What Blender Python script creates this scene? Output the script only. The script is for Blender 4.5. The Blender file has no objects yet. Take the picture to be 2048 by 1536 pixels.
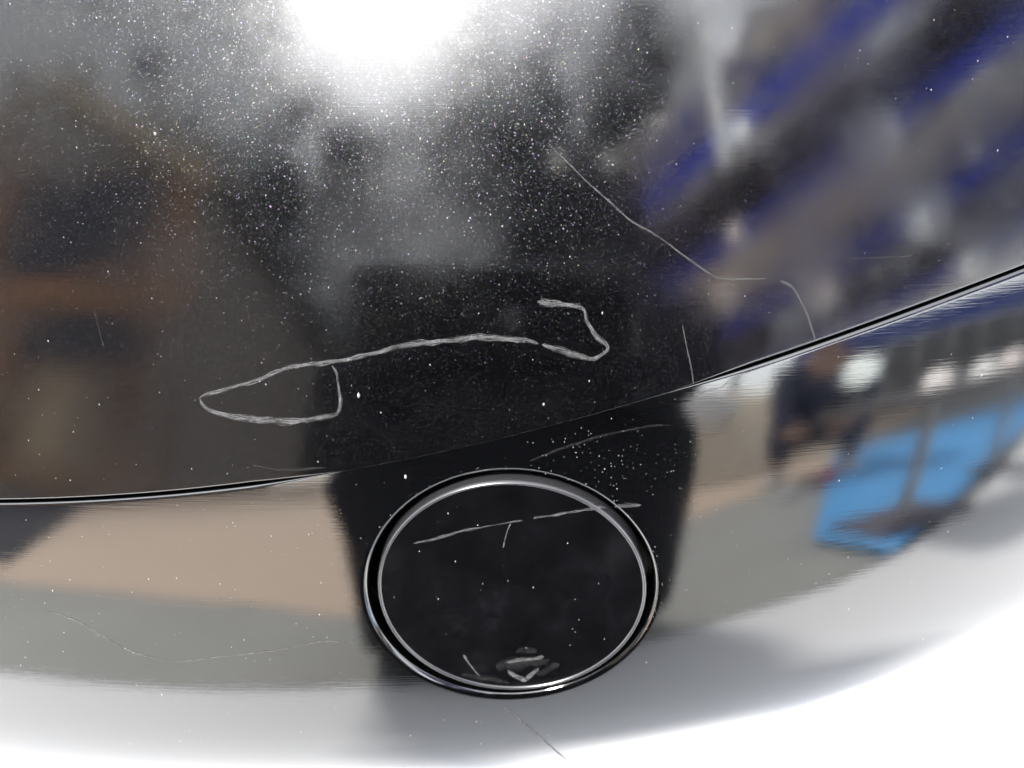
import bpy, bmesh, math, random
import numpy as np
from mathutils import Vector, Matrix
R = math.radians
random.seed(7); rng = np.random.default_rng(7)
scn = bpy.context.scene
COL = scn.collection

# ------------------------------------------------------------------ camera
PITCH = R(-30)
CAM = Vector((0.00047, -0.14926, 0.59053))
cam_d = bpy.data.cameras.new('camera')
cam = bpy.data.objects.new('camera', cam_d); COL.objects.link(cam)
cam.location = CAM
cam.rotation_euler = (R(90) + PITCH, 0, 0)
cam_d.sensor_width = 36; cam_d.lens = 36 * 1704 / 2048
cam_d.clip_start = 0.004; cam_d.clip_end = 2000
cam_d.dof.use_dof = True
cam_d.dof.focus_distance = 0.192
cam_d.dof.aperture_fstop = 8.5
scn.camera = cam

# ------------------------------------------------------------------ world and sun
SUN_EL, SUN_AZ = R(56), R(-20.5)      # azimuth from -Y towards +X
w = bpy.data.worlds.new('World'); scn.world = w; w.use_nodes = True
nt = w.node_tree; nt.nodes.clear()
wo = nt.nodes.new('ShaderNodeOutputWorld'); bg = nt.nodes.new('ShaderNodeBackground')
sky = nt.nodes.new('ShaderNodeTexSky'); sky.sky_type = 'NISHITA'; sky.sun_disc = False
sky.sun_elevation = SUN_EL; sky.sun_rotation = math.pi - SUN_AZ
sky.air_density = 1.0; sky.dust_density = 1.0; sky.ozone_density = 1.0
bg.inputs[1].default_value = 0.148
hsv = nt.nodes.new('ShaderNodeHueSaturation'); hsv.inputs['Saturation'].default_value = .2     # thin overcast
nt.links.new(sky.outputs[0], hsv.inputs['Color']); nt.links.new(hsv.outputs[0], bg.inputs[0]); nt.links.new(bg.outputs[0], wo.inputs[0])
sdir = Vector((math.sin(SUN_AZ) * math.cos(SUN_EL), -math.cos(SUN_AZ) * math.cos(SUN_EL), math.sin(SUN_EL)))
sl = bpy.data.lights.new('sun', 'SUN'); sl.energy = 1.45; sl.angle = R(9); sl.color = (1, .97, .92)
so = bpy.data.objects.new('sun', sl); COL.objects.link(so)
so.rotation_euler = sdir.to_track_quat('Z', 'Y').to_euler(); so.location = sdir * 20
vs = scn.view_settings
vs.view_transform = 'Standard'; vs.look = 'None'; vs.gamma = 1; vs.use_curve_mapping = False
vs.exposure = 3.52

# ------------------------------------------------------------------ helpers
def link(o, parent=None):
    COL.objects.link(o)
    if parent: o.parent = parent
    return o
def tag(o, label=None, cat=None, group=None, kind=None):
    for k, v in (('label', label), ('category', cat), ('group', group), ('kind', kind)):
        if v: o[k] = v
    return o
def empty(name, loc=(0, 0, 0), rz=0):
    o = bpy.data.objects.new(name, None); o.location = loc; o.rotation_euler = (0, 0, rz)
    o.empty_display_size = .05
    return link(o)
def mesh(name, verts, faces, m, parent=None, smooth=True, loc=(0, 0, 0)):
    me = bpy.data.meshes.new(name)
    me.from_pydata([tuple(map(float, v)) for v in verts] if not isinstance(verts, np.ndarray) else verts.tolist(), [], faces)
    me.materials.append(m)
    if smooth: me.polygons.foreach_set('use_smooth', [True] * len(me.polygons))
    me.update()
    o = bpy.data.objects.new(name, me); o.location = loc
    return link(o, parent)
def bmobj(name, bm, m, parent=None, smooth=False, loc=(0, 0, 0)):
    me = bpy.data.meshes.new(name); bm.to_mesh(me); bm.free(); me.materials.append(m)
    if smooth: me.polygons.foreach_set('use_smooth', [True] * len(me.polygons))
    o = bpy.data.objects.new(name, me); o.location = loc
    return link(o, parent)
def box(bm, c, s, bev=0.0, rot=None):
    r = bmesh.ops.create_cube(bm, size=1)
    vs_ = r['verts']
    bmesh.ops.scale(bm, vec=s, verts=vs_)
    if bev:
        es = list({e for v in vs_ for e in v.link_edges})
        b = bmesh.ops.bevel(bm, geom=es, offset=bev, segments=2, affect='EDGES', profile=.5)
        vs_ = list({v for f in b['faces'] for v in f.verts} | {v for v in vs_ if v.is_valid})
        # whole connected piece
        seen = set(vs_); st = list(vs_)
        while st:
            v = st.pop()
            for e in v.link_edges:
                u = e.other_vert(v)
                if u not in seen: seen.add(u); st.append(u)
        vs_ = list(seen)
    if rot is not None: bmesh.ops.transform(bm, matrix=rot.to_4x4(), verts=vs_)
    bmesh.ops.translate(bm, vec=c, verts=vs_)
def boxo(name, c, s, m, parent=None, bev=0.0, rot=None):
    bm = bmesh.new(); box(bm, (0, 0, 0), s, bev, rot); return bmobj(name, bm, m, parent, loc=c)
def bar(name, a, b, wd, m, parent=None, bev=0.0, h=None):
    a = Vector(a); b = Vector(b); d = b - a
    q = d.to_track_quat('X', 'Z').to_matrix()
    return boxo(name, (a + b) / 2, (d.length, wd, h or wd), m, parent, bev, q)
def cyl(name, a, b, r0, m, parent=None, r1=None, seg=24, bev=0):
    a = Vector(a); b = Vector(b); d = b - a
    bm = bmesh.new()
    bmesh.ops.create_cone(bm, cap_ends=True, segments=seg, radius1=r0, radius2=r0 if r1 is None else r1, depth=d.length)
    bmesh.ops.transform(bm, matrix=d.to_track_quat('Z', 'Y').to_matrix().to_4x4(), verts=bm.verts)
    o = bmobj(name, bm, m, parent, loc=(a + b) / 2)
    if bev:
        md = o.modifiers.new('b', 'BEVEL'); md.width = bev; md.segments = 2
    return o
def lathe(name, prof, m, parent=None, seg=32, loc=(0, 0, 0)):
    vs_, fs = [], []
    n = len(prof)
    for i in range(seg):
        a = 2 * math.pi * i / seg
        for r, z in prof: vs_.append((r * math.cos(a), r * math.sin(a), z))
    for i in range(seg):
        j = (i + 1) % seg
        for k in range(n - 1): fs.append((i * n + k, j * n + k, j * n + k + 1, i * n + k + 1))
    return mesh(name, vs_, fs, m, parent, True, loc)

class NT:
    def __init__(s, name):
        s.m = bpy.data.materials.new(name); s.m.use_nodes = True; s.t = s.m.node_tree; s.t.nodes.clear()
        s.out = s.t.nodes.new('ShaderNodeOutputMaterial')
    def n(s, kind, **kw):
        x = s.t.nodes.new('ShaderNode' + kind)
        for k, v in kw.items():
            if k in x.inputs and not hasattr(x, k): x.inputs[k].default_value = v
            else: setattr(x, k, v)
        return x
    def l(s, a, b): s.t.links.new(a, b)
    def tc(s, scale=(1, 1, 1), kind='Object'):
        c = s.n('TexCoord'); mp = s.n('Mapping'); mp.inputs['Scale'].default_value = scale
        s.l(c.outputs[kind], mp.inputs[0]); return mp.outputs[0]
    def noise(s, vec, scale, detail=4, rough=.55):
        x = s.n('TexNoise'); x.inputs['Scale'].default_value = scale; x.inputs['Detail'].default_value = detail
        x.inputs['Roughness'].default_value = rough; s.l(vec, x.inputs['Vector']); return x
    def ramp(s, fac, stops, interp='LINEAR'):
        x = s.n('ValToRGB'); x.color_ramp.interpolation = interp
        e = x.color_ramp.elements
        e[0].position, e[0].color = stops[0][0], (*stops[0][1], 1) if not isinstance(stops[0][1], float) else (*([stops[0][1]] * 3), 1)
        e[1].position, e[1].color = stops[-1][0], (*stops[-1][1], 1) if not isinstance(stops[-1][1], float) else (*([stops[-1][1]] * 3), 1)
        for p, c in stops[1:-1]:
            q = e.new(p); q.color = (*c, 1) if not isinstance(c, float) else (c, c, c, 1)
        s.l(fac, x.inputs[0]); return x.outputs[0]
    def math(s, op, a, b=None, c=None):
        x = s.n('Math'); x.operation = op
        for i, v in enumerate((a, b, c)):
            if v is None: continue
            if isinstance(v, (int, float)): x.inputs[i].default_value = v
            else: s.l(v, x.inputs[i])
        return x.outputs[0]
    def bump(s, h, strength, dist):
        x = s.n('Bump'); x.inputs['Strength'].default_value = strength; x.inputs['Distance'].default_value = dist
        s.l(h, x.inputs['Height']); return x
    def done(s, sh): s.l(sh, s.out.inputs[0]); return s.m
def prin(t, **kw):
    p = t.n('BsdfPrincipled')
    for k, v in kw.items(): p.inputs[k.replace('_', ' ')].default_value = v
    return p
def simple(name, c, rough=.6, var=.25, scale=6, metallic=0, bumpd=0.0, em=None, spec=.5):
    t = NT(name); v = t.tc(); nz = t.noise(v, scale, 5)
    cr = t.ramp(nz.outputs[0], [(.25, tuple(x * (1 - var) for x in c)), (.75, tuple(min(1, x * (1 + var)) for x in c))])
    p = prin(t, Roughness=rough, Metallic=metallic); p.inputs['Specular IOR Level'].default_value = spec
    t.l(cr, p.inputs['Base Color'])
    if bumpd:
        b = t.bump(nz.outputs[0], 1, bumpd); t.l(b.outputs[0], p.inputs['Normal'])
    if em:
        p.inputs['Emission Color'].default_value = (*em[0], 1); p.inputs['Emission Strength'].default_value = em[1]
    return t.done(p.outputs[0])

# ------------------------------------------------------------------ materials of the bumper
def paint(name, flakes=1.0, coat_rough=.03, streak=1.0, ior=1.62, floor=.0005, metal=.8):
    t = NT(name); v = t.tc()
    vo = t.n('TexVoronoi'); vo.inputs['Scale'].default_value = 4200; t.l(v, vo.inputs['Vector'])
    geo = t.n('NewGeometry')
    # every cell of the flake layer leans its own way
    sub = t.n('VectorMath'); sub.operation = 'SUBTRACT'; t.l(vo.outputs['Color'], sub.inputs[0]); sub.inputs[1].default_value = (.5, .5, .5)
    sc = t.n('VectorMath'); sc.operation = 'SCALE'; t.l(sub.outputs[0], sc.inputs[0]); sc.inputs['Scale'].default_value = .33
    ad = t.n('VectorMath'); ad.operation = 'ADD'; t.l(geo.outputs['Normal'], ad.inputs[0]); t.l(sc.outputs[0], ad.inputs[1])
    nm = t.n('VectorMath'); nm.operation = 'NORMALIZE'; t.l(ad.outputs[0], nm.inputs[0])
    wn = t.n('TexWhiteNoise'); t.l(vo.outputs['Color'], wn.inputs['Vector'])
    mask = t.ramp(wn.outputs['Value'], [(0, floor + .0006 * flakes), (.55, floor + .0014 * flakes), (.86, floor * 1.5 + .0045 * flakes), (1., floor * 2 + .0095 * flakes)])
    tint = t.n('Mix'); tint.data_type = 'RGBA'; tint.inputs['Factor'].default_value = .45
    t.l(mask, tint.inputs['A']); mul = t.n('Mix'); mul.data_type = 'RGBA'; mul.blend_type = 'MULTIPLY'; mul.inputs['Factor'].default_value = 1
    cool = t.n('Mix'); cool.data_type = 'RGBA'; cool.blend_type = 'MULTIPLY'; cool.inputs['Factor'].default_value = 1; cool.inputs['B'].default_value = (.85, 1.2, 1.8, 1); t.l(wn.outputs['Color'], cool.inputs['A'])
    t.l(mask, mul.inputs['A']); t.l(cool.outputs['Result'], mul.inputs['B']); t.l(mul.outputs['Result'], tint.inputs['B'])
    p = prin(t, Metallic=metal, Roughness=.25); p.inputs['Specular IOR Level'].default_value = 0
    if metal: t.l(tint.outputs['Result'], p.inputs['Base Color'])
    else:
        nf = t.noise(v, 70, 6, .65); t.l(t.ramp(nf.outputs[0], [(.35, (.0006, .0006, .0007)), (.55, (.0013, .00125, .0015)), (.75, (.0036, .0035, .004))]), p.inputs['Base Color'])
    t.l(nm.outputs[0], p.inputs['Normal'])
    p.inputs['Coat Weight'].default_value = 1; p.inputs['Coat IOR'].default_value = ior
    # polishing marks run along the bumper, orange peel underneath
    v2 = t.tc((60, 60, 3000)); n2 = t.noise(v2, 1, 3, .6)
    v3 = t.tc((1, 1, .6)); n3 = t.noise(v3, 260, 2, .5)
    b2 = t.bump(n2.outputs[0], streak, .0000016); b3 = t.bump(n3.outputs[0], 1, .0000035); t.l(b2.outputs[0], b3.inputs['Normal'])
    t.l(b3.outputs[0], p.inputs['Coat Normal'])
    # dull grime film in patches
    n4 = t.noise(v, 28, 6, .62)
    rr = t.ramp(n4.outputs[0], [(.4, coat_rough), (.7, coat_rough * 2.4)])
    t.l(rr, p.inputs['Coat Roughness'])
    return t.done(p.outputs[0])
M_UP = paint('black_metallic_paint_upper', 1.0, .078, 1.6, 1.62, .00012)
M_LOW = paint('black_metallic_paint_lower', .008, .035, 4.0, 1.66, .0004, .04)
M_CAP = paint('black_gloss_cap', .002, .04, .8, 1.5, .0018, 0)
t_ = NT('bevel_gloss'); p_ = prin(t_, Roughness=.22, Base_Color=(.012, .012, .013, 1)); p_.inputs['IOR'].default_value = 1.5
M_RIM = t_.done(p_.outputs[0])
M_DARK = simple('black_plastic_liner', (.002, .002, .002), .9, spec=.1)

def scuff(name, c=(.055, .055, .057), lo=.38, hi=.52, across=1100, along=24):
    t = NT(name)
    uv = t.n('UVMap'); mp = t.n('Mapping'); t.l(uv.outputs[0], mp.inputs[0]); mp.inputs['Scale'].default_value = (along, across, 1)
    n1 = t.noise(mp.outputs[0], 1, 5, .7)
    sx = t.n('SeparateXYZ'); t.l(uv.outputs[0], sx.inputs[0])
    at = t.n('Attribute'); at.attribute_name = 'edge'
    a = t.math('SUBTRACT', n1.outputs[0], t.math('MULTIPLY', t.math('POWER', at.outputs['Fac'], 3.0), .22))
    mr = t.n('MapRange'); mr.inputs['From Min'].default_value = lo; mr.inputs['From Max'].default_value = hi; t.l(a, mr.inputs['Value'])
    nb = t.noise(t.tc(), 900, 3)
    col = t.ramp(nb.outputs[0], [(.3, tuple(x * .5 for x in c)), (.7, tuple(x * 1.5 for x in c))])
    d = prin(t, Roughness=.65); d.inputs['Specular IOR Level'].default_value = .3; t.l(col, d.inputs['Base Color'])
    tr = t.n('BsdfTransparent'); mx = t.n('MixShader'); t.l(mr.outputs[0], mx.inputs[0]); t.l(tr.outputs[0], mx.inputs[1]); t.l(d.outputs[0], mx.inputs[2])
    return t.done(mx.outputs[0])
M_SC = scuff('scuffed_paint', (.034,.034,.035), .43, .54)
M_THIN = scuff('hairline_scratch', (.045, .045, .045), .30, .6)
M_MARK = scuff('worn_mark', (.05, .05, .052), .36, .6, 500, 120)
M_FINE = scuff('fine_scratch', (.022, .022, .023), .34, .6)
M_FAINT = scuff('faint_scratch', (.011, .011, .011), .42, .75)
M_DUST = simple('dust', (.16, .16, .155), .8, .5, 300)

# ------------------------------------------------------------------ bumper surface (metres, local to the tow cover centre)
ZC0 = .45
cc = [0.0354, 0.2240, 0.628, -1.306, -6.087]; bb = [-.0345, 0.055, 0.62, 0.9]; XL = .125
_p = lambda c, x: sum(k * x ** i for i, k in enumerate(c))
_d = lambda c, x: sum(i * k * x ** (i - 1) for i, k in enumerate(c) if i)
def zc(x):
    y = np.clip(x, -XL, XL); return _p(cc, y) + _d(cc, y) * (x - y)
def zb(x):
    y = np.maximum(x, 0); return bb[0] + bb[1] * x * np.where(x < 0, .25, 1) + bb[2] * y * y + bb[3] * y ** 3
A0, A1, A2 = .14, 2.5, 560.
def U(x, z): return .445 * z + .30 * z * z + x * x / 2.6 + .9 * np.maximum(x, 0) ** 3
def K(x, z):
    d = np.maximum(zc(x) - z, 0); e = np.maximum(zb(x) - z, 0); return A0 * d + A1 * d * d / 2 + A2 * e ** 3 / 3
OFF = -float(U(0., 0.) + K(0., 0.))
def S(x, z): return U(x, z) + K(x, z) + OFF
def roll(e, r):       # how far a surface has turned inwards at distance e from its edge
    q = np.clip(r - e, 0, r); return r - np.sqrt(np.maximum(r * r - q * q, 0))
def nrm(x, z):
    h = 1e-5; fx = (S(x + h, z) - S(x - h, z)) / (2 * h); fz = (S(x, z + h) - S(x, z - h)) / (2 * h)
    n = np.stack([fx, -np.ones_like(fx), fz], -1); return n / np.linalg.norm(n, axis=-1, keepdims=True)

bumper = empty('bumper', (0, 0, ZC0))
tag(bumper, 'glossy black scratched car bumper with a round cover filling the picture', 'bumper')

RS = 1.0                                  # unit roll, scaled along the seam
def sw_(x): return np.clip((np.abs(x + .002) - .036) / .02, 0, 1)
def gap(x): return .00001 + .00037 * sw_(x)
def rsu(x): return .00001 + .00054 * sw_(x)
def rsl(x): return .00001 + .00056 * sw_(x) + .007 * np.maximum(x - .03, 0)
def grid_faces(nu, nv, wrap=False):
    a = np.arange(nu if wrap else nu - 1)[:, None]; b = np.arange(nv - 1)[None]
    i0 = a * nv + b; i1 = ((a + 1) % nu) * nv + b
    return np.stack([i0, i1, i1 + 1, i0 + 1], -1).reshape(-1, 4).tolist()
# upper panel
xs = np.linspace(-.19, .19, 381)
ts = np.concatenate([np.full(4, 0.), np.linspace(0, .0002, 6)[1:], np.linspace(.0002, .0006, 7)[1:], np.linspace(.0006, .004, 8)[1:], np.linspace(.004, .17, 150)[1:]])
dep = np.concatenate([np.array([.008, .005, .003, .0012]), np.zeros(len(ts) - 4)])
X, T = np.meshgrid(xs, ts, indexing='ij'); Z = zc(X) + gap(X) + T
Y = U(X, Z) + OFF + roll(T, rsu(X)) + dep[None] 
up_ = mesh('upper_panel', np.stack([X, Y, Z], -1).reshape(-1, 3), grid_faces(len(xs), len(ts)), M_UP, bumper)

# lower panel: rays from the hole's edge out to the seam or the outer border
HC = np.array([.0006, -.0021]); HA, HB = .0338, .0291; HT = R(-10.2)
def ell(th, a, b, c=HC, t=HT):
    x = a * np.cos(th); z = b * np.sin(th)
    return c[0] + x * math.cos(t) - z * math.sin(t), c[1] + x * math.sin(t) + z * math.cos(t)
NTH = 1080
th = np.linspace(0, 2 * np.pi, NTH, endpoint=False)
ex, ez = ell(th, HA, HB)
dx, dz = ex - HC[0], ez - HC[1]; dl = np.hypot(dx, dz); dx, dz = dx / dl, dz / dl
# far end along each ray
ZLOW = -.085
far = np.full(NTH, 9.)
far = np.minimum(far, np.where(dx > 0, (.185 - ex) / np.maximum(dx, 1e-9), 9)); far = np.minimum(far, np.where(dx < 0, (-.185 - ex) / np.minimum(dx, -1e-9), 9))
far = np.minimum(far, np.where(dz < 0, (ZLOW - ez) / np.minimum(dz, -1e-9), 9))
L = np.linspace(0, .4, 4001)
seam = np.zeros(NTH, bool)
for i in range(NTH):
    g = (ez[i] + dz[i] * L) - (zc(ex[i] + dx[i] * L) - gap(ex[i] + dx[i] * L))
    j = np.argmax(g > 0)
    if g[j] > 0 and L[j] < far[i]:
        lo, hi = L[max(j - 1, 0)], L[j]
        for _ in range(30):
            m_ = (lo + hi) / 2
            if (ez[i] + dz[i] * m_) - (zc(ex[i] + dx[i] * m_) - gap(ex[i] + dx[i] * m_)) > 0: hi = m_
            else: lo = m_
        far[i] = lo; seam[i] = True
RL = .0016
rad_a = np.concatenate([np.zeros(5), np.linspace(0, RL, 14)[1:], np.linspace(RL, .0035, 6)[1:]])
dep_a = np.concatenate([np.array([.012, .009, .006, .004, .002]), np.zeros(len(rad_a) - 5)])
NM = 150
s01 = np.linspace(0, 1, NM + 1)[1:]
tail = np.concatenate([np.array([.0025, .002, .0015, .0011, .0008, .0006, .00045, .0003, .0002, .00012, .00006, .00002, 0]), np.zeros(4)])
dep_t = np.concatenate([np.zeros(13), np.array([.0015, .003, .005, .008])])
V = []
for i in range(NTH):
    f = far[i]
    mid = .0035 + (f - .003 - .0035) * s01 ** 1.05
    r = np.concatenate([rad_a, mid, f - tail]); d = np.concatenate([dep_a, np.zeros(NM), dep_t if seam[i] else dep_t * 0])
    x = ex[i] + dx[i] * r; z = ez[i] + dz[i] * r
    es = (zc(x) - gap(x) - z) * .96
    RSL = rsl(x)
    y = S(x, z) + roll(np.maximum(r, 0), RL) + roll(np.maximum(es, 0), RSL) * (es < RSL) + d
    V.append(np.stack([x, y, z], -1))
V = np.array(V)
lw_ = mesh('lower_panel', V.reshape(-1, 3), grid_faces(NTH, V.shape[1], True), M_LOW, bumper)

for o in (up_, lw_): o.data.set_sharp_from_angle(angle=R(42))
# dark liner behind seam and hole, and the return flange under the curl
X, Z = np.meshgrid(np.linspace(-.18, .18, 60), np.linspace(-.07, .13, 60), indexing='ij')
Y = S(X, Z) + .0075 + .003
mesh('inner_liner', np.stack([X, Y, Z], -1).reshape(-1, 3), grid_faces(60, 60), M_DARK, bumper)

# ------------------------------------------------------------------ tow eye cover
cap = empty('tow_eye_cover'); cap.parent = bumper
cap['label'] = 'oval tow eye cover with bright bevelled rim'
CC = np.array([.0007, -.0022]); CA, CB = .0319, .0274
def cap_pt(th, a, b, dy):
    x, z = ell(th, a, b, CC, R(-10.4)); return np.stack([x, S(x, z) + dy, z], -1)
# almost flat disc: follows the panel with its own softer dome
def Sc(x, z): return float(S(0., 0.)) + .215 * z + .3 * x * x + .0 * x + .45 * z * z + .012 * x
def cap_ring(a, b, dy):
    x, z = ell(th2, a, b, CC, R(-10.4)); return np.stack([x, S(x, z) * .55 + Sc(x, z) * .45 + dy, z], -1)
th2 = np.linspace(0, 2 * np.pi, 540, endpoint=False)
rings = [(k / 40 * (CA - .0010), k / 40 * (CB - .0010), .0004) for k in range(1, 41)]
Vc = np.array([cap_ring(a, b, dy) for a, b, dy in rings]).transpose(1, 0, 2)
ctr = Vc[:, 0].mean(0)
vv = Vc.reshape(-1, 3).tolist() + [ctr.tolist()]
ff = grid_faces(540, 40, True); ci = len(vv) - 1
ff += [(((i + 1) % 540) * 40, i * 40, ci) for i in range(540)]
mesh('cap_face', np.array(vv), ff, M_CAP, cap)
rr_ = []
for k in range(19):        # a raised half-round bead, then the flank
    q = k / 18
    rr_.append((.0010 - q * .0010, .0004 - .00042 * math.sin(math.pi * min(q * .5 / .45, 1)) ** .8 + max(0, q - .9) * .002))
rr_ += [(0, .0012), (0, .003), (0, .008)]
Vr = np.array([cap_ring(CA - a, CB - a, dy) for a, dy in rr_]).transpose(1, 0, 2)
mesh('cap_rim', Vr.reshape(-1, 3), grid_faces(540, len(rr_), True), M_RIM, cap)

# ------------------------------------------------------------------ scratches: (x mm, z mm, width mm) along the surface
def Scap(x, z): return S(x, z) * .55 + Sc(x, z) * .45 + .0004
def ribbon(name, pts, m, parent, surf=S, lift=.00006, rough=.07, wmul=1.0, seed=0):
    r = np.random.default_rng(seed + len(pts) * 13)
    P = np.array(pts) / 1000.
    seg = np.r_[0, np.cumsum(np.hypot(np.diff(P[:, 0]), np.diff(P[:, 1])))]
    n = max(8, int(seg[-1] / .00022)); s = np.linspace(0, seg[-1], n)
    def sm(y):     # Catmull-like smooth interpolation
        t = np.interp(s, seg, np.arange(len(seg))); i = np.clip(t.astype(int), 0, len(seg) - 2); f = t - i
        y0 = y[np.maximum(i - 1, 0)]; y1 = y[i]; y2 = y[i + 1]; y3 = y[np.minimum(i + 2, len(y) - 1)]
        return .5 * ((2 * y1) + (-y0 + y2) * f + (2 * y0 - 5 * y1 + 4 * y2 - y3) * f ** 2 + (-y0 + 3 * y1 - 3 * y2 + y3) * f ** 3)
    x, z, wd = sm(P[:, 0]), sm(P[:, 1]), np.maximum(sm(P[:, 2]), .0001) * wmul
    tx, tz = np.gradient(x), np.gradient(z); l = np.hypot(tx, tz) + 1e-12; nx, nz = -tz / l, tx / l
    def jit(sc_):
        k = r.normal(size=n); ker = np.hanning(sc_); ker /= ker.sum(); return np.convolve(np.resize(k, n + sc_), ker, 'valid')[:n] * math.sqrt(sc_)
    jl, jr, jc = jit(21), jit(21), jit(45)
    taper = np.minimum(1, np.minimum(s, seg[-1] - s) / .0012 + .25)
    NV = 7; Vs, uv, ed = [], [], []
    for k in range(NV):
        q = k / (NV - 1) * 2 - 1
        hw = wd / 2 * taper * (1 + rough * (jl if q < 0 else jr))
        o = q * hw + jc * wd * .02
        xx, zz = x + nx * o, z + nz * o
        lf = lift * (1.0 if abs(q) < .99 else .4) * (1 + .3 * math.cos(k * 2.1))
        nn = nrm(xx, zz)
        Vs.append(np.stack([xx, surf(xx, zz), zz], -1) + nn * lf)
        uv.append(np.stack([s, q * wd / 2], -1)); ed.append(np.full(n, abs(q)))
    Vs = np.array(Vs).transpose(1, 0, 2).reshape(-1, 3); uv = np.array(uv).transpose(1, 0, 2).reshape(-1, 2); ed = np.array(ed).T.reshape(-1)
    o = mesh(name, Vs, grid_faces(n, NV), m, parent)
    me = o.data; ul = me.uv_layers.new(name='UVMap')
    idx = np.zeros(len(me.loops), int); me.loops.foreach_get('vertex_index', idx)
    ul.data.foreach_set('uv', (uv[idx] * 10).astype(np.float32).ravel())
    at = me.attributes.new('edge', 'FLOAT', 'POINT'); at.data.foreach_set('value', ed.astype(np.float32))
    return o
SCR = {
'hook' : [(6.1, 62.4, 1.0), (7.7, 62.3, 1.66), (9.4, 62.1, 1.77), (13.3, 61.5, 1.11), (15.5, 61.2, 1.0), (16.6, 60.5, 0.89), (16.9, 58.7, 0.89), (17.9, 57.2, 1.0), (19.4, 55.2, 1.34), (21.3, 53.7, 1.0), (21.5, 52.6, 0.89), (19.7, 51.3, 1.0), (17.8, 50.9, 1.34), (14.4, 51.8, 1.44), (10.0, 53.1, 1.33), (7.1, 53.8, 0.89)],
'arc' : [(6.3, 54.0, 0.66), (3.3, 54.7, 1.33), (-2.2, 55.1, 1.55), (-7.7, 55.2, 1.55), (-13.2, 54.7, 1.44), (-18.8, 54.1, 1.34), (-24.3, 53.4, 1.23), (-29.9, 52.1, 1.12), (-35.5, 50.8, 1.02), (-40.0, 50.1, 1.14), (-45.6, 49.4, 1.26), (-49.0, 48.9, 1.27), (-52.4, 47.8, 1.16), (-55.8, 46.2, 1.16), (-60.3, 45.1, 0.94), (-64.9, 43.8, 0.95), (-68.1, 43.0, 0.83), (-69.6, 42.3, 0.72)],
'loop' : [(-69.6, 42.3, 0.72), (-69.0, 41.0, 0.96), (-66.8, 39.6, 1.19), (-62.8, 38.7, 1.42), (-56.0, 38.1, 1.75), (-50.4, 38.0, 1.74), (-44.7, 38.5, 1.38), (-40.2, 39.2, 1.26), (-38.4, 40.0, 1.03), (-37.8, 42.5, 0.8), (-38.2, 45.5, 0.68), (-38.7, 48.0, 0.68), (-39.5, 49.4, 0.68)],
'ta' : [(8.2, 93.3, 0.23), (12.0, 90.0, 0.34), (16.4, 86.1, 0.34), (21.4, 82.2, 0.45), (26.3, 78.3, 0.34), (30.8, 76.0, 0.45), (35.2, 73.3, 0.34), (39.7, 70.3, 0.45), (44.2, 67.5, 0.34), (46.4, 66.6, 0.34), (50.9, 66.4, 0.35), (56.5, 66.4, 0.35)],
'tb' : [(59.9, 65.9, 0.58), (61.6, 65.3, 0.59), (63.3, 64.0, 0.35), (64.8, 61.5, 0.35), (66.2, 59.0, 0.47), (67.4, 55.9, 0.47), (68.2, 53.9, 0.47)],
'tc' : [(38.2, 57.5, 0.23), (39.4, 52.5, 0.34), (40.3, 49.0, 0.34), (40.9, 45.6, 0.34)],
'td' : [(23.9, 18.4, 0.82), (25.2, 18.7, 1.05), (27.8, 18.6, 1.17), (30.1, 18.6, 0.59)],
'ca' : [(-22.3, 10.6, 0.35), (-18.4, 11.5, 0.7), (-14.6, 12.4, 0.93), (-12.0, 13.4, 0.7), (-9.7, 13.9, 0.81), (-5.7, 14.5, 0.46), (-1.6, 15.2, 0.35), (2.9, 15.9, 0.58)],
'cb' : [(5.3, 16.3, 0.58), (10.3, 17.1, 0.7), (14.9, 17.8, 0.7), (18.3, 18.2, 0.93), (22.0, 18.5, 0.7)],
'cc' : [(-1.6, 9.2, 0.47), (-1.1, 11.4, 0.23), (-0.4, 14.0, 0.35), (0.2, 15.2, 0.58)],
'cd' : [(-11.3, -19.0, 0.63), (-10.3, -20.9, 0.51), (-8.5, -23.9, 0.39), (-7.1, -25.5, 0.26)],
'fa' : [(-110.7, -7.7, 0.28), (-106.0, -8.8, 0.42), (-101.4, -11.0, 0.41), (-96.5, -14.5, 0.41), (-90.3, -18.0, 0.41), (-80.8, -20.0, 0.41), (-68.4, -18.3, 0.4), (-55.0, -16.4, 0.39), (-45.3, -14.1, 0.38), (-39.3, -14.2, 0.25)],
'fb' : [(-1.3, -35.3, 0.4), (5.0, -42.7, 0.55), (11.7, -53.0, 0.57), (16.0, -62.0, 0.5)],
'fc' : [(4.5, 29.8, 0.34), (10.1, 31.9, 0.56), (14.6, 33.3, 0.68), (20.2, 34.9, 0.68), (24.7, 35.7, 0.45), (31.4, 36.8, 0.57), (36.5, 36.8, 0.34)],
'fd' : [(75.6, 70.0, 0.24), (81.3, 70.0, 0.37), (87.1, 70.0, 0.25), (90.1, 70.3, 0.5)],
'fe' : [(-93.2, 59.6, 0.38), (-92.4, 56.4, 0.25), (-91.7, 53.9, 0.37), (-91.0, 51.7, 0.37)],
'ff' : [(-58.0, 28.8, 0.59), (-51.8, 27.9, 0.35), (-46.1, 28.2, 0.58), (-41.5, 28.6, 0.35)],
'fg' : [(41.3, 43.2, 0.34), (43.6, 44.0, 0.46), (47.0, 44.6, 0.35), (48.9, 46.0, 0.23)],
}
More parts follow.
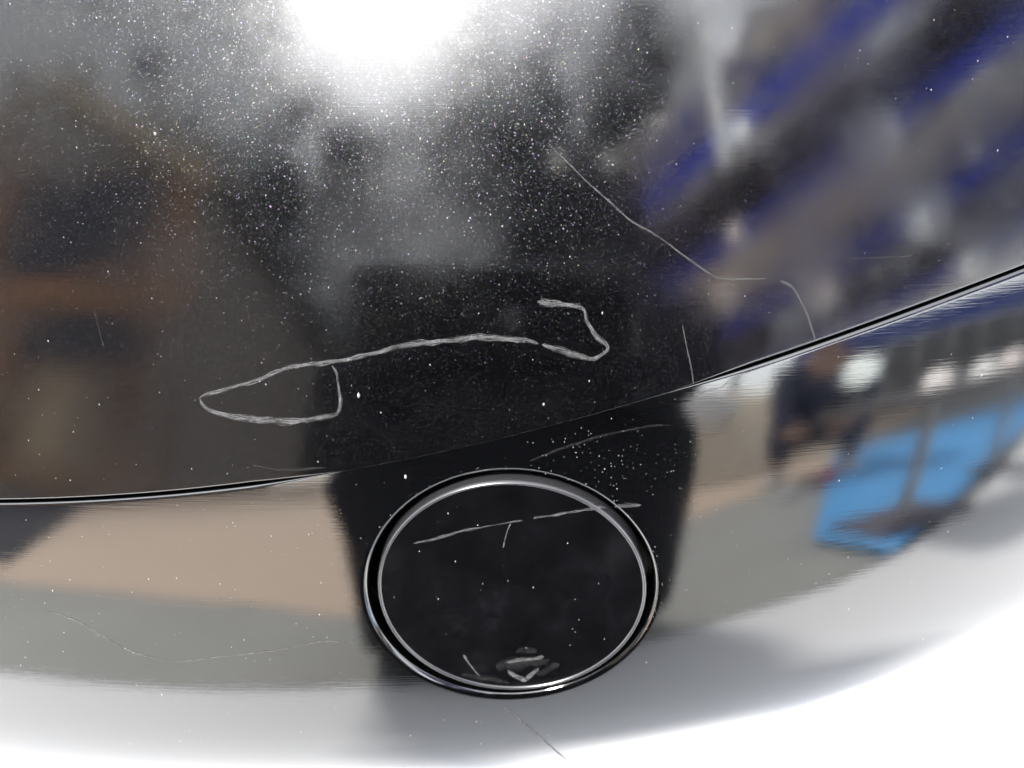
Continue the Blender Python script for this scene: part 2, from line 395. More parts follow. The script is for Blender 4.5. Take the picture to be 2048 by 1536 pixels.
for k, m_, lb, sf in (
    ('hook', M_SC, 'thick hook shaped scratch right of centre', S), ('arc', M_SC, 'long arched grey scratch', S), ('loop', M_SC, 'leaf shaped loop scratch at left', S),
    ('ta', M_FINE, 'long hairline scratch falling to the right', S), ('tb', M_FINE, 'short curved scratch above the seam', S), ('tc', M_FINE, None, S),
    ('td', M_SC, 'short scuff right of the round cover', S), ('fa', M_THIN, None, S), ('fb', M_THIN, None, S), ('fc', M_FAINT, None, S),
    ('fd', M_FAINT, None, S), ('fe', M_FAINT, None, S), ('ff', M_FAINT, None, S), ('fg', M_THIN, None, S),
    ('ca', M_SC, None, Scap), ('cb', M_SC, None, Scap), ('cc', M_THIN, None, Scap), ('cd', M_THIN, None, Scap)):
    o = ribbon('scratch', SCR[k], m_, cap if sf is Scap else bumper, sf, rough=.2 if sf is Scap else .11, wmul=1.0 if sf is Scap else 1.12)
    if lb: o['label'] = lb
for pts in ([(-3.5, -22.6, 2.6), (3.5, -21.8, 4.2), (9.5, -21, 2.2)], [(1.5, -18.5, 1.5), (4.5, -18.2, 3.0), (6.5, -18.8, 1.5)], [(6.5, -25.5, 2.0), (9.5, -24, 2.4), (12, -22.5, 1.2)], [(-12, -24.5, 1), (-6, -26.2, 1.6), (0, -27.4, 1.2)]):
    ribbon('scuff', pts, M_FAINT, cap, Scap, .00003, .3)
# moulded arrow mark on the cover
mk = ribbon('arrow_mark', [(-1.0, -21.4, .7), (2.4, -21.0, 1.1), (4.8, -20.7, 1.15), (8.2, -20.2, .7)], M_MARK, cap, Scap, .0003, .25, 1.15)
mk['label'] = 'bar of the small worn triangle mark'
mk = ribbon('arrow_mark', [(-.6, -23.6, .7), (1.4, -25.4, 1.0), (3.4, -27.0, 1.2), (3.6, -27.0, 1.2), (5.1, -25.5, 1.0), (7.0, -23.5, .7)], M_MARK, cap, Scap, .0003, .25, 1.15)
mk['label'] = 'point of the small worn triangle mark'

# dust and grit
dv, df = [], []
def grit(x, z, s, surf=S):
    n = nrm(np.array([x]), np.array([z]))[0]; y = float(surf(x, z))
    c = np.array([x, y, z]) + n * s * .15
    b = len(dv)
    a0 = random.uniform(0, 6.28); el_ = random.uniform(1, 2.0)
    for k in range(5):
        a = a0 + k * 1.2566; rr2 = s * random.uniform(.35, .62)
        dv.append(c + np.array([math.cos(a) * rr2 * .8, 0.25 * math.sin(a) * rr2, math.sin(a) * rr2 * el_]) - n * s * .12)
    dv.append(c + n * s * .3)
    for k in range(5): df.append((b + k, b + (k + 1) % 5, b + 5))
for i in range(1150):
    x = random.uniform(-.135, .135); z = random.uniform(-.06, .13)
    dens = 1.0 if x < .045 else .35
    if z < -.02: dens *= .3
    if random.random() > dens: continue
    e = ((x - HC[0]) / (HA + .002)) ** 2 + ((z - HC[1]) / (HB + .002)) ** 2
    if e < 1.02 or abs(z - zc(x)) < .0015: continue
    grit(x, z, random.choice((.00012, .00014, .00016, .0002, .00024, .00034)))
for i in range(110):
    x = random.gauss(.022, .012); z = random.gauss(.031, .004) - (x - .02) * .35
    e = ((x - HC[0]) / (HA + .002)) ** 2 + ((z - HC[1]) / (HB + .002)) ** 2
    if e > 1.03 and z < zc(x) - .002: grit(x, z, random.choice((.0001, .00014, .0002)))
for i in range(60):
    a = random.uniform(-.3, 2.8); rr2 = random.uniform(1.02, 1.07); x, z = ell(a, HA * rr2, HB * rr2); grit(float(x), float(z), random.choice((.00012, .0002)))
for x, z, s in ((-.0337, .0433, .0009), (.0075, .0418, .0007), (.0204, .0600, .0005), (-.0235, .0265, .0008), (-.0195, .094, .0005), (-.078, .0945, .0009)):
    grit(x, z, s)
for i in range(26):
    a = random.uniform(0, 6.28); q = math.sqrt(random.random()) * .88; x, z = ell(a, CA * q, CB * q); grit(float(x), float(z), random.choice((.00012, .0002, .0003)), Scap)
d_ = mesh('dust', np.array(dv), df, M_DUST, bumper, False); d_['kind'] = 'stuff'

def skin(name, nodes, edges, m, parent, sub=2, root=0):
    me = bpy.data.meshes.new(name); me.from_pydata([n[:3] for n in nodes], edges, []); me.materials.append(m)
    o = bpy.data.objects.new(name, me); link(o, parent)
    md = o.modifiers.new('skin', 'SKIN'); md.use_smooth_shade = True
    for i, n in enumerate(nodes):
        sv = me.skin_vertices[0].data[i]; r = n[3]; sv.radius = r if isinstance(r, tuple) else (r, r); sv.use_root = (i == root)
    s = o.modifiers.new('sub', 'SUBSURF'); s.levels = sub; s.render_levels = sub
    return o
# ------------------------------------------------------------------ ground
def ground_mat(name, c, sc_=3, var=.12):
    t = NT(name); v = t.tc(); n1 = t.noise(v, sc_, 6, .6); n2 = t.noise(v, 90, 4, .6)
    mxn = t.math('ADD', t.math('MULTIPLY', n1.outputs[0], .6), t.math('MULTIPLY', n2.outputs[0], .4))
    cr = t.ramp(mxn, [(.3, tuple(x * (1 - var) for x in c)), (.7, tuple(min(.95, x * (1 + var)) for x in c))])
    p = prin(t, Roughness=.85); t.l(cr, p.inputs['Base Color'])
    b = t.bump(n2.outputs[0], .4, .002); t.l(b.outputs[0], p.inputs['Normal']); return t.done(p.outputs[0])
G_GREY = ground_mat('grey_paving', (.40, .40, .375)); G_LIGHT = ground_mat('pale_concrete', (.86, .86, .86), 3, .02)
G_BROWN = ground_mat('brown_earth', (.68, .54, .42), .8, .08); G_JOINT = simple('joint_filler', (.07, .07, .07), .9)
def sheet(name, pts, z, m, kind='structure'):
    o = mesh(name, [(x, y, z) for x, y in pts], [tuple(range(len(pts)))], m, None, False); tag(o, kind=kind); return o
sheet('ground', [(-400, -400), (400, -400), (400, 400), (-400, 400)], 0, G_GREY)
edge = [(-4.5, -.65), (.62, -.65), (.82, -.69), (1.22, -.90), (1.75, -1.24), (5.0, -3.3)]
pol = edge + [(5.0, 3.4), (-4.5, 3.4)]; n_ = len(pol)
ap = mesh('concrete_apron', [(x, y, 0.001) for x, y in pol] + [(x, y, .02) for x, y in pol], [tuple(range(n_, 2 * n_))] + [(i, (i + 1) % n_, n_ + (i + 1) % n_, n_ + i) for i in range(n_)], G_LIGHT, None, False); tag(ap, kind='structure')
jp = [(x + (.012 if x > .7 else 0), y - .035) for x, y in edge]
sheet('joint_strip', [(x, y - .002) for x, y in edge][::-1] + jp, .004, G_JOINT)
sheet('dark_ground_sheet', [(-1.5, -1.72), (-3.5, -5.3), (-5.2, -11), (-22, -11), (-9, -1.9)], .008, simple('dark_blue_grey', (.045, .045, .055), .9, .2, 20))  # dark blue-grey sheet over the left of the yard
sheet('earth_yard', [(-5, -1.62), (-1.29, -1.42), (-.91, -1.40), (-.52, -1.30), (-.23, -1.12), (.1, -1.2), (.5, -1.65), (.9, -1.95), (1.6, -2.3), (3.4, -3.9), (9, -9.0), (14, -30), (-30, -30), (-14, -5)], .004, G_BROWN)

# ------------------------------------------------------------------ blue groundsheet under the tables
tv, tf = [], []
q4 = [Vector((.80, -1.03)), Vector((2.0, -2.8)), Vector((3.9, -2.68)), Vector((.79, -.70))]
NG = 40
for i in range(NG + 1):
    for j in range(NG + 1):
        a, b = i / NG, j / NG
        p = (q4[0] * (1 - a) + q4[1] * a) * (1 - b) + (q4[3] * (1 - a) + q4[2] * a) * b
        z = .012 + .006 * math.sin(p.x * 9 + p.y * 5) * math.sin(p.y * 11 - p.x * 3)
        if i in (0, NG) or j in (0, NG): z += .004 * math.sin(i * 1.7 + j * 1.3)
        z += .02
        tv.append((p.x, p.y, z))
M_TARP = simple('blue_tarpaulin', (.14, .48, .97), .5, .1, 12)
tp = mesh('groundsheet', np.array(tv), grid_faces(NG + 1, NG + 1), M_TARP)
sm_ = tp.modifiers.new('s', 'SOLIDIFY'); sm_.thickness = .006
tag(tp, 'bright blue tarpaulin spread on the ground under the tables', 'tarpaulin')

# ------------------------------------------------------------------ pedestal tables
M_GREYM = simple('grey_metal', (.12, .12, .13), .5, .1); M_TOP = simple('table_laminate', (.16, .15, .15), .4, .1); M_PLATE = simple('dark_base', (.17, .155, .185), .6)
M_POST = simple('satin_steel_post', (.42, .42, .43), .5, .1); M_WHITE = simple('white_ceramic', (.75, .72, .68), .4, .05); M_PINK = simple('pink_ceramic', (.75, .45, .4), .4, .05)
def table(loc, rz, label, bs=.26):
    t = empty('pedestal_table', loc, rz)
    tag(t, label, 'table', 'low pedestal tables on the blue sheet')
    boxo('base_plate', (0, 0, .008), (bs, bs, .016), M_PLATE, t, .004)
    cyl('post', (0, 0, .016), (0, 0, .395), .017, M_POST, t)
    boxo('table_top', (0, 0, .41), (.42, .36, .03), M_TOP, t, .008)
    return t
table((.97, -.92, .03), R(5), 'low pedestal table nearest the bumper on the blue sheet')
table((1.48, -1.12, .03), R(30), 'low pedestal table at the far right of the blue sheet', .12)
def globe(x, y, z, col, label, r=.035, stem=.012):  # glowing globes added so the reflected spots on the tables read bright
    l = empty('glow_globe', (x, y, z)); tag(l, label, 'lamp', 'glowing globes added on the low tables')
    lathe('base', [(0, 0), (r * .8, 0), (r * .8, .006), (.006, .012), (.006, stem + .006), (0, stem + .006)], M_GREYM, l, 24)
    bm = bmesh.new(); bmesh.ops.create_icosphere(bm, subdivisions=3, radius=r); bmobj('globe', bm, simple('glowing_globe', (.8, .78, .75), .5, .03, em=(col, .75)), l, True, (0, 0, stem + r))
globe(1.03, -.98, .427, (1, .93, .88), 'small added glowing globe at the left of the nearer low table')
globe(1.12, -.92, .427, (1, 1, .95), 'small added glowing globe at the right of the nearer low table', .03)
globe(1.45, -1.12, .427, (1, .88, .82), 'small added pinkish glowing globe on the right hand low table')
globe(.84, -1.04, .427, (.9, 1, .95), 'taller added glowing globe at the far corner of the nearer table', .045, .09)
bt = lathe('bottle', [(0, -.085), (.03, -.085), (.033, -.07), (.033, .03), (.014, .06), (.014, .085), (0, .085)], simple('white_plastic', (.85, .85, .83), .4, .03), None, 28, (1.17, -1.83, .037))  # bottle added to catch the sun where the shoes stay dull
bt.rotation_euler = (R(90), 0, R(40)); tag(bt, 'white plastic bottle added as a bright glint in front of the crouching person in navy', 'bottle')
cu = lathe('cup', [(0, 0), (.028, 0), (.036, .09), (.034, .09), (.026, .006), (0, .006)], simple('red_plastic', (.6, .08, .1), .4, .05), None, 28, (1.36, -1.86, .004)); tag(cu, 'small red cup added as a spot of colour between the white bottle and the blue tarpaulin', 'cup')  # cup added as a red spot beside the bottle

# ------------------------------------------------------------------ heap and sack, added with rounded tops that catch the sun
hv = []
for i in range(61):
    for j in range(31):
        u, v = i / 60 * 2 - 1, j / 30 * 2 - 1
        h = max(0, 1 - abs(u) ** 2.6) ** .8 * max(0, 1 - v * v) * .86
        x_, y_ = u * .98, v * .8
        from mathutils import noise as mn
        hv.append((x_ + .1 * v, y_, h * (1 + .18 * mn.noise(Vector((x_ * 1.3, y_ * 1.3, 2)))) - .03))
hp = mesh('sun_heap', np.array(hv), [f[::-1] for f in grid_faces(61, 31)], ground_mat('pale_beige', (.80, .68, .53), 4, .1), None, True, (1.36, -3.75, 0))  # heap added with a slope to the sun, so the beige reads bright
hp.data.update(); tag(hp, 'rounded pale beige heap, added with a slope that catches sun, on the brown yard', 'added heap')
bm = bmesh.new(); bmesh.ops.create_icosphere(bm, subdivisions=4, radius=1)
for v in bm.verts:
    n = mn.noise(v.co * 2.2) * .12; v.co = Vector((v.co.x * .42, v.co.y * .25, max(v.co.z, -.75) * .2)) * (1 + n)
sk_ = bmobj('sack', bm, M_WHITE, None, True, (1.12, -3.32, .60)); sk_.rotation_euler = (R(-32), 0, R(12)); tag(sk_, 'full white sack added for its sunlit top on the near slope of the pale heap', 'sack')  # sack added, rounded so its top is sunlit

# ------------------------------------------------------------------ grey hoarding at the right
hd = empty('site_hoarding', (7.6, -6.4, 0), R(38)); tag(hd, 'dark grey boarded hoarding with a blue rail along its top', 'fence')
M_HB = simple('dark_grey_board', (.20, .20, .205), .7, .5, 2.5); M_BRAIL = simple('blue_rail', (.08, .12, .42), .5, .1)
for k in range(14): boxo('board', (-3.25 + k * .5, 0, .72), (.49, .04, 1.42), M_HB, hd, .006)
boxo('top_rail', (0, 0, 1.7), (7, .08, .5), M_BRAIL, hd, .01)
for k in range(4): boxo('fence_post', (-3.3 + k * 2.2, -.09, .95), (.09, .09, 1.9), M_GREYM, hd, .006)

# ------------------------------------------------------------------ half-timbered house at the left
M_TIMB = simple('orange_brown_timber', (.40, .19, .08), .6, .3, 3); M_WALL = simple('grey_render_wall', (.21, .195, .185), .9, .15, 1.5)
M_GLASS = simple('dark_window_glass', (.008, .009, .02), .08, .2, 1); M_ROOF = simple('slate_roof', (.06, .06, .065), .8, .2, 3); M_PANEL = simple('brown_panel', (.14, .085, .055), .7, .3, 2)
M_PALE = simple('pale_timber', (.5, .38, .24), .6, .2, 2)
hs = empty('timber_house', (-8.2, -9.6, 0)); tag(hs, 'grey gabled house with orange brown timber frame and dark windows', 'house')
def hx(x): return x + 8.2
def front(name, x0, x1, z0, z1, m, th_=.1, y=.6, par=None):
    return boxo(name, (hx((x0 + x1) / 2), y + th_ / 2, (z0 + z1) / 2), (x1 - x0, th_, z1 - z0), m, par or hs, .01)
gx0, gx1 = -12.0, -5.1; ez_, az_ = 7.3, 9.3
prof = [(hx(gx0), 0), (hx(gx1), 0), (hx(gx1), ez_), (hx((gx0 + gx1) / 2), az_), (hx(gx0), ez_)]
v_ = [(x, .6, z) for x, z in prof] + [(x, -6, z) for x, z in prof]; n_ = 5
mesh('wall', v_, [tuple(range(n_))[::-1], tuple(range(n_, 2 * n_))] + [(i, (i + 1) % n_, n_ + (i + 1) % n_, n_ + i) for i in range(n_)], M_WALL, hs, False)
for sgn in (-1, 1):
    xa = hx((gx0 + gx1) / 2); xe = xa + sgn * (gx1 - gx0) / 2 * 1.07
    ze = ez_ - .17
    mesh('roof', [(xa, .9, az_ + .02), (xe, .9, ze), (xe, -6.3, ze), (xa, -6.3, az_ + .02), (xa, .9, az_ + .22), (xe, .9, ze + .2), (xe, -6.3, ze + .2), (xa, -6.3, az_ + .22)],
         [(0, 1, 2, 3), (7, 6, 5, 4), (0, 4, 5, 1), (2, 6, 7, 3), (1, 5, 6, 2), (0, 3, 7, 4)], M_ROOF, hs, False)
    bar('barge_board', (xa, .98, az_ - .1), (xe, .98, ze - .1), .1, M_PALE, hs, h=.3)
front('timber_beam', -11.9, -5.15, 5.05, 5.35, M_TIMB, .14)
front('timber_beam', -11.9, -5.15, 2.3, 2.5, M_TIMB, .14)
for x in (-11.5, -9.1, -5.45): front('timber_post', x - .11, x + .11, 5.36, 7.2 if x != -9.1 else 8.4, M_TIMB, .13)
for x in (-11.6, -8.3, -5.3): front('timber_post', x - .12, x + .12, 2.51, 5.04, M_TIMB if x != -5.3 else M_WALL, .13)
for x0, x1, z0, z1 in ((-8.95, -5.7, 5.4, 7.5), (-11.3, -9.3, 5.4, 6.5), (-8.1, -5.45, 3.95, 5.0)):
    wn_ = front('window', x0, x1, z0, z1, M_TIMB, .06, .601)
    front('pane', x0 + .08, x1 - .08, z0 + .08, z1 - .08, M_GLASS, .03, .04, wn_).location = (0, .05, 0)
front('shutter', -7.5, -6.7, 2.55, 3.85, M_PALE, .05, .601); front('panel', -6.3, -5.0, 2.55, 3.85, M_PANEL, .05, .601)
front('panel', -8.1, -7.62, 2.55, 3.85, M_PANEL, .05, .601)
dr = front('door', -7.2, -6.2, 0.0, 2.1, M_PANEL, .06, .602); boxo('handle', (.38, .06, 0), (.04, .06, .14), M_GREYM, dr)

blk = empty('sky_cover_block', (-20, -19, 0)); tag(blk, 'tall plain grey block added to cover bright sky behind the gabled timber house', 'building')  # added block keeps bright sky out of the paint's reflection
boxo('block_wall', (0, 0, 12.5), (20, 6, 25), simple('block_render', (.72, .73, .74), .9, .12, .3), blk, .03)
boxo('parapet', (0, 0, 25.15), (20.4, 6.4, .3), M_WALL, blk, .03)
for i in range(7):
    for j in range(8):
        wb = boxo('window', (-8.2 + i * 2.7, 3.03, 2.2 + j * 2.9), (1.2, .12, 1.5), M_WALL, blk)
        boxo('pane', (0, .05, 0), (1.06, .08, 1.36), M_GLASS, wb)

# ------------------------------------------------------------------ canopy at the right with blue beams and hanging lamps
M_BLUE = simple('blue_painted_steel', (.035, .08, .85), .5, .15); M_ROOFD = simple('dark_canopy_sheet', (.07, .06, .06), .4, .95, 1.8, .4)
M_ROOFG = simple('crumpled_silver_sheet', (.80, .82, .81), .22, .35, 1.6, .9)
cn = empty('canopy', (5, -6.4, 0)); tag(cn, 'tall open canopy with dark roof sheets on diagonal blue beams', 'canopy')
H = 5.2; KS = 2.2
bd = Vector((.50, .866, 0)); bn = Vector((.866, -.5, 0))
org = Vector((.78 * KS, -2.75 * KS, 0))
def cp(s, t, z=0): # s along the beams, t across, canopy local
    p = org + (bd * s + bn * t) * KS; return (p.x - 5, p.y + 6.4, z)
for k, t in enumerate((.15, .85, 1.75, 2.7)):
    bar('beam', cp(-1.9, t, H), cp(2.3, t, H), .15, M_BLUE, cn, .004, .22)
for k in range(6):
    t0 = -.12 + k * .62
    m = (M_ROOFG, M_ROOFD, M_ROOFG, M_ROOFD, M_ROOFD, M_ROOFG)[k]
    a, b = cp(-1.9, t0, H + .15), cp(2.3, t0, H + .15); c_, e_ = cp(2.3, t0 + .6, H + .15), cp(-1.9, t0 + .6, H + .15)
    from mathutils import noise as mn
    vv = []
    for i in range(121):
        for j in range(25):
            f, g_ = i / 120, j / 24
            q = Vector(a) * (1 - f) * (1 - g_) + Vector(b) * f * (1 - g_) + Vector(c_) * f * g_ + Vector(e_) * (1 - f) * g_
            q.z += .30 * abs(mn.noise(q * 1.6 + Vector((k * 7, 0, 0)))) + .16 * abs(mn.noise(q * 4.1)) + .05 * mn.noise(q * 9.3)
            vv.append(tuple(q))
    rs = mesh('roof_sheet', np.array(vv), grid_faces(121, 25), m, cn, True); rs.modifiers.new('s', 'SOLIDIFY').thickness = .02
for s in (-1.85, 2.25):
    bar('cross_beam', cp(s, -.35, H - .2), cp(s, 3.3, H - .2), .16, M_GREYM, cn, .004, .16)
    for t in (-.3, 3.25):
        a = cp(s, t, 0); bar('post', (a[0], a[1], 0), (a[0], a[1], H - .28), .14, M_GREYM, cn, .004)
M_LAMP = simple('lit_lamp', (.8, .75, .7), .5, .05, em=((1, .86, .72), .8)); M_LAMPW = simple('lit_lamp_white', (.8, .8, .8), .5, .05, em=((.95, 1, .98), .9))
lamps = [(.95, -2.05, .05, 'w'), (1.15, -2.75, .045, 'o'), (1.62, -2.02, .06, 'w'), (2.25, -2.6, .09, 'w'), (1.9, -3.3, .08, 'o'), (1.3, -3.4, .06, 'o'), (2.9, -3.0, .08, 'w')]
names = ['nearest the open corner of the canopy', 'second from the open edge, warm', 'under the middle of the canopy, white', 'largest, over the blue tarpaulin', 'warm, toward the back right', 'warm, at the back of the open edge', 'white, at the far right end']
for (x, y, r, c), nme in zip(lamps, names):
    r *= 1.8
    l = empty('hanging_lamp', (x * KS, y * KS, H - .8)); tag(l, 'round lit lamp hanging under the canopy, ' + nme, 'lamp', 'lamps hanging under the canopy')
    cyl('cord', (0, 0, r), (0, 0, .7), .008, M_GREYM, l, seg=8)
    bm = bmesh.new(); bmesh.ops.create_icosphere(bm, subdivisions=3, radius=r); bmobj('bulb', bm, M_LAMP if c == 'o' else M_LAMPW, l, True)
    cyl('socket', (0, 0, r * .9), (0, 0, r * .9 + .07), .03, M_GREYM, l, seg=16)

tl = empty('tube_light', (2.0, -4.75, 4.9)); tag(tl, 'long lit tube light hung near the open edge of the canopy', 'lamp')
d_t = Vector((.38, -.92, 0))
cyl('tube', -d_t * .9, d_t * .9, .05, simple('tube_glow', (.8, .8, .8), .5, em=((.93, 1, 1), .65)), tl, seg=16)
bar('fitting', -d_t * .95 + Vector((0, 0, .1)), d_t * .95 + Vector((0, 0, .1)), .12, M_WHITE, tl, .01, .06)
bar('hanger', (0, 0, .12), (0, 0, .3), .02, M_GREYM, tl)

# ------------------------------------------------------------------ trees beyond the yard
M_BARK = simple('bark', (.06, .045, .035), .9, .3, 8); M_LEAF = simple('dark_foliage', (.035, .05, .045), .7, .5, .6)
def tree(loc, h, r, label, seed):
    g = random.Random(seed)
    t = empty('tree', loc); tag(t, label, 'tree', 'trees beyond the yard')
    nd = [(0, 0, 0, .3), (.1, .05, h * .18, .24), (-.05, .1, h * .36, .2), (.1, 0, h * .55, .14), (0, 0, h * .8, .06)]; ed = [(0, 1), (1, 2), (2, 3), (3, 4)]
    tips = []
    for k in range(9):
        a = k * 2.4 + g.random(); b = g.choice((1, 2, 3)); z0 = nd[b][2]
        m = (nd[b][0] + math.cos(a) * r * .4, nd[b][1] + math.sin(a) * r * .4, z0 + h * .14, .09); e = (nd[b][0] + math.cos(a) * r * .8, nd[b][1] + math.sin(a) * r * .8, z0 + h * g.uniform(.2, .32), .035)
        n0 = len(nd); nd += [m, e]; ed += [(b, n0), (n0, n0 + 1)]
    skin('trunk', nd, ed, M_BARK, t, 1)
    cl = [(g.gauss(0, r * .42), g.gauss(0, r * .42), h * g.uniform(.3, .95), g.uniform(.5, 1.1)) for _ in range(90)]
    vs_, fs = [], []
    for cx, cy, cz, cr2 in cl:
        if abs(cz - h * .62) > h * .36: continue
        for _ in range(150):
            p = Vector((g.gauss(0, 1), g.gauss(0, 1), g.gauss(0, .8))) * cr2 * .55 + Vector((cx, cy, cz))
            u = Vector((g.gauss(0, 1), g.gauss(0, 1), g.gauss(0, 1))).normalized(); w_ = u.cross(Vector((g.gauss(0, 1), g.gauss(0, 1), g.gauss(0, 1)))).normalized()
            q = g.uniform(.09, .17); b = len(vs_); vs_ += [p - u * q, p + w_ * q * .6, p + u * q, p - w_ * q * .6]; fs.append((b, b + 1, b + 2, b + 3))
    mesh('crown', np.array([tuple(v) for v in vs_]), fs, M_LEAF, t, False)

# ------------------------------------------------------------------ people
M_SKIN = simple('skin', (.35, .22, .16), .5, .1); M_BLK = simple('black_cloth', (.009, .009, .012), .9, .2, 30, spec=.15); M_NAVY = simple('navy_cloth', (.05, .055, .09), .9, .25, 20, spec=.2)
M_NAVD = simple('dark_trousers', (.013, .012, .018), .9, .2, 20, spec=.2)
M_HAIR = simple('dark_hair', (.008, .006, .005), .5); M_SHOEW = simple('white_shoe', (.8, .8, .78), .6, .05); M_SHOEB = simple('black_shoe', (.012, .012, .012), .6); M_RED = simple('red_cloth', (.3, .05, .06), .8)
def person(loc, rz, label, top, leg, shoe, hands, scale=1.0, hood=False, sk=None):
    sk = sk or M_SKIN; sw = 1.08 if hood else 1; fs = .6 if hood else 1
    P = empty('person', loc, rz); P.scale = (scale,) * 3; tag(P, label, 'person')
    (lx, ly, lz), (rx, ry, rz_) = hands
    # nodes: x, y, z, radius ; squatting, facing +Y
    nd = [(0, -.14, .34, .13), (0, -.03, .46, .125), (0, .06, .60, .135), (0, .12, .72, .12), (0, .17, .80, .06), (0, .205, .865, .05), (0, .235, .93, (.078, .088)), (0, .24, 1.0, (.07, .08)),
          (-.19 * sw, .13, .735, .06), (-.19 * sw, .19, .55, .045), (lx, ly, lz, .03), (.19 * sw, .13, .735, .06), (.19 * sw, .19, .55, .045), (rx, ry, rz_, .03),
          (-.12, -.08, .34, .09), (-.16, .21, .46, .068), (-.17 * fs, .02, .12, .045), (-.18 * fs, .08, .06, .04), (-.19 * fs, .19, .04, .03),
          (.12, -.08, .34, .09), (.16, .21, .46, .068), (.17 * fs, .02, .12, .045), (.18 * fs, .08, .06, .04), (.19 * fs, .19, .04, .03)]
    ed = [(0, 1), (1, 2), (2, 3), (3, 4), (4, 5), (5, 6), (6, 7), (3, 8), (8, 9), (9, 10), (3, 11), (11, 12), (12, 13), (0, 14), (14, 15), (15, 16), (16, 17), (17, 18), (0, 19), (19, 20), (20, 21), (21, 22), (22, 23)]
    lean = (lambda z: .06 * min(max((z - .62) / .3, 0), 1)) if hood else (lambda z: 0)
    nd = [(n[0] + (lean(n[2]) if k not in (9, 10, 12, 13) else 0), *n[1:]) for k, n in enumerate(nd)]
    if hood: nd[11] = (.225, .13, .80, .068)
    skin('body', nd, ed, sk, P)
    g = lambda n, d: (*n[:3], (n[3] if not isinstance(n[3], tuple) else max(n[3])) + d)
    jk = [g(nd[0], .02), g(nd[1], .02), g(nd[2], .022), g(nd[3], .025), (lean(.785), .155, .785, .085), g(nd[8], .022), g(nd[9], .02), (lx * .9 - .03, ly * .85 + .035, lz * .9 + .055, .045), g(nd[11], .022), g(nd[12], .02), (rx * .9 + .03, ry * .85 + .035, rz_ * .9 + .055, .045)]
    jk[7] = (*[nd[9][i] + (nd[10][i] - nd[9][i]) * .86 for i in range(3)], .042); jk[10] = (*[nd[12][i] + (nd[13][i] - nd[12][i]) * .86 for i in range(3)], .042)
    skin('jacket', jk, [(0, 1), (1, 2), (2, 3), (3, 4), (3, 5), (5, 6), (6, 7), (3, 8), (8, 9), (9, 10)], top, P)
    tr = [g(nd[0], .012), g(nd[14], .02), g(nd[15], .02), (nd[16][0], nd[16][1], nd[16][2] + .02, .065), g(nd[19], .02), g(nd[20], .02), (nd[21][0], nd[21][1], nd[21][2] + .02, .065)]
    if hood:
        prof_c = [(.62, .07, .17, .17), (.54, .08, .23, .22), (.47, .09, .262, .25), (.38, .09, .25, .26), (.22, .08, .235, .24), (.06, .075, .23, .235)]
        vs_, NS = [], 48
        for i in range(NS):
            a = 2 * math.pi * i / NS
            for j, (z, yc, rx_, ry_) in enumerate(prof_c):
                f = 1 + .035 * math.sin(a * 7 + z * 3) * (j / 5)
                vs_.append((rx_ * f * math.cos(a) + .012 * j, yc + ry_ * f * math.sin(a), z))
        ck = mesh('coat_skirt', np.array(vs_), grid_faces(NS, len(prof_c), True), top, P)
        so_ = ck.modifiers.new('s', 'SOLIDIFY'); so_.thickness = .008
        sb_ = ck.modifiers.new('b', 'SUBSURF'); sb_.levels = 1; sb_.render_levels = 1
    skin('trousers', tr, [(0, 1), (1, 2), (2, 3), (0, 4), (4, 5), (5, 6)], leg, P)
    for s in (-1, 1):
        skin('shoe', [(s * .17 * fs, -.02, .05, .048), (s * .18 * fs, .08, .045, .05), (s * .19 * fs, .18, .035, .044), (s * .192 * fs, .235, .03, .03)], [(0, 1), (1, 2), (2, 3)], shoe, P)
    hr = [(0, .20, .90, .085), (0, .205, .98, .10), (0, .21, 1.03, .075)] if not hood else [(0, .145, .80, .10), (0, .185, .90, .11), (0, .195, .99, .115), (0, .20, 1.04, .08)]
    hr = [(n[0] + lean(n[2]), *n[1:]) for n in hr]
    skin('hood' if hood else 'hair', hr, [(i, i + 1) for i in range(len(hr) - 1)], top if hood else M_HAIR, P)
    # face
    for s in (-1, 1):
        bm = bmesh.new(); bmesh.ops.create_uvsphere(bm, u_segments=12, v_segments=8, radius=.012); bmobj('eye', bm, M_WHITE, P, True, (s * .032 + lean(1), .312, .962))
    skin('nose', [(lean(1), .315, .97, .009), (lean(1), .338, .93, .014)], [(0, 1)], sk, P, 1)
    skin('mouth', [(lean(1) - .022, .312, .895, .006), (lean(1), .322, .893, .007), (lean(1) + .022, .312, .895, .006)], [(0, 1), (1, 2)], sk if hood else M_RED, P, 1)
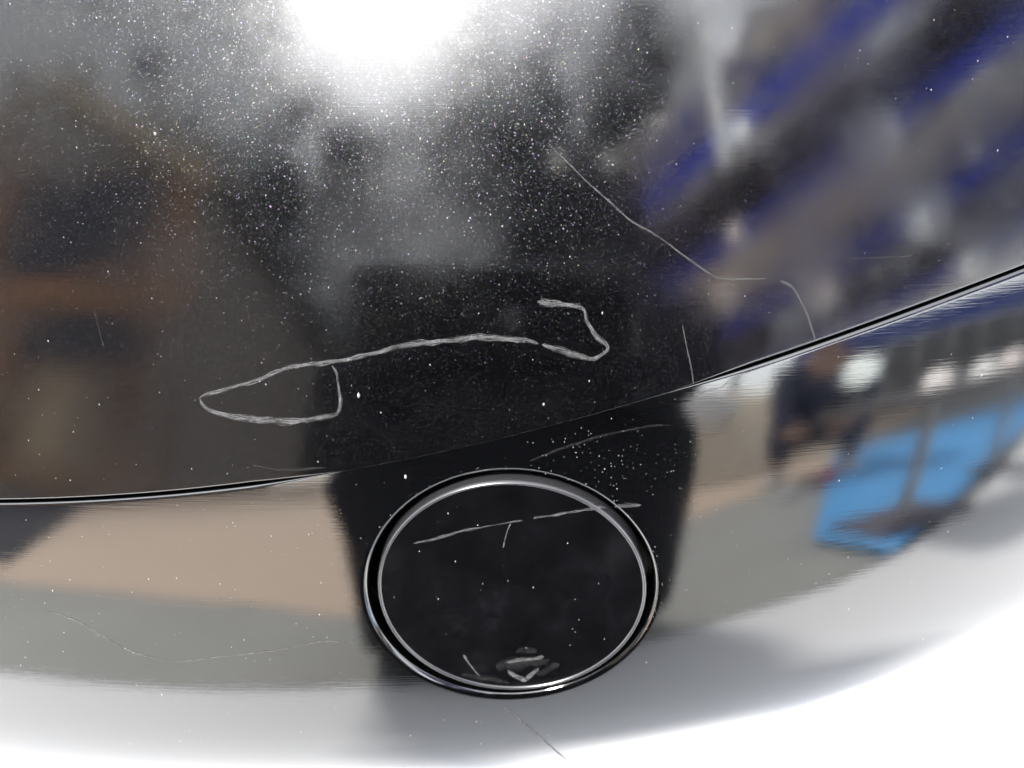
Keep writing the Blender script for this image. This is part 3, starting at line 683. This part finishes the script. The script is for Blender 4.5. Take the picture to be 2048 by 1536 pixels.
    # hands: palm, four fingers, thumb
    for s, (hx_, hy, hz) in ((1, (lx, ly, lz)), (-1, (rx, ry, rz_))):
        n2 = [(hx_, hy, hz, .028), (hx_ + s * .02, hy + .03, hz + .01, (.03, .016)), (hx_ + s * .035, hy + .055, hz + .012, (.034, .014))]; e2 = [(0, 1), (1, 2)]
        for f, (dz_, ln) in enumerate(((.032, .9), (.012, 1.0), (-.008, .95), (-.028, .75))):
            b = len(n2); n2 += [(hx_ + s * .045, hy + .066, hz + dz_, .009), (hx_ + s * (.045 + .028 * ln), hy + .082, hz + dz_, .0085), (hx_ + s * (.045 + .05 * ln), hy + .07, hz + dz_, .008)]
            e2 += [(2, b), (b, b + 1), (b + 1, b + 2)]
        b = len(n2); n2 += [(hx_ + s * .022, hy + .02, hz + .035, .011), (hx_ + s * .05, hy + .012, hz + .05, .0095), (hx_ + s * .07, hy + .012, hz + .045, .0085)]
        e2 += [(1, b), (b, b + 1), (b + 1, b + 2)]
        skin('blackened_hand' if hood else 'hand', n2, e2, M_BLK if hood else M_SKIN, P, 1)  # hooded figure: hands coloured black so they reflect dark
    return P
FW = Vector((0, math.cos(PITCH), math.sin(PITCH))); UPV = Vector((0, -math.sin(PITCH), math.cos(PITCH)))
pc = CAM - FW * .012 + Vector((-.008, 0, 0)) - UPV * .01
ploc = Vector((.032, -.85, .02))
hl = pc - ploc + Vector((-.098, -.075, -.02)); hr_ = pc - ploc + Vector((.098, -.075, -.02))
person(ploc, 0, 'crouching person in black hooded coat, hands and face blackened to reflect dark, holding a phone to the bumper', M_BLK, M_NAVD, M_SHOEB, (tuple(hl), tuple(hr_)), 1.0, True, M_BLK)  # body also gets the black colour, so the face stays dark
person((1.50, -2.22, .004), R(33), 'crouching person in navy clothes and white shoes beside blue tarpaulin', M_NAVY, M_NAVY, M_SHOEW, ((-.12, .36, .34), (.12, .36, .34)), .95)
ph = empty('mobile_phone', pc); ph.rotation_euler = (PITCH, 0, 0); tag(ph, 'black mobile phone held sideways in front of the bumper', 'phone')
M_PH = simple('phone_glass', (.006, .006, .007), .1, .1)
boxo('phone_body', (0, -.003, 0), (.150, .008, .074), M_PH, ph, .0035)
cyl('camera_lens', (.008, .001, .01), (.008, .004, .01), .006, M_GREYM, ph, seg=24)

tree((-6.4, -18.5, 0), 15.5, 4.6, 'tall dark leafy tree beside the gabled house', 3)
tree((-.8, -18, 0), 17.6, 5.2, 'dark leafy tree straight behind the photographer', 5)
tree((3.3, -14.5, 0), 15.5, 3.6, 'rounder dark tree added against bright sky between the photographer and the canopy', 9)  # extra tree, covers bright sky left of the canopy
tree((-10.2, -17.5, 0), 15.5, 4.0, 'narrow dark tree rising over the roof of the gabled house', 12)
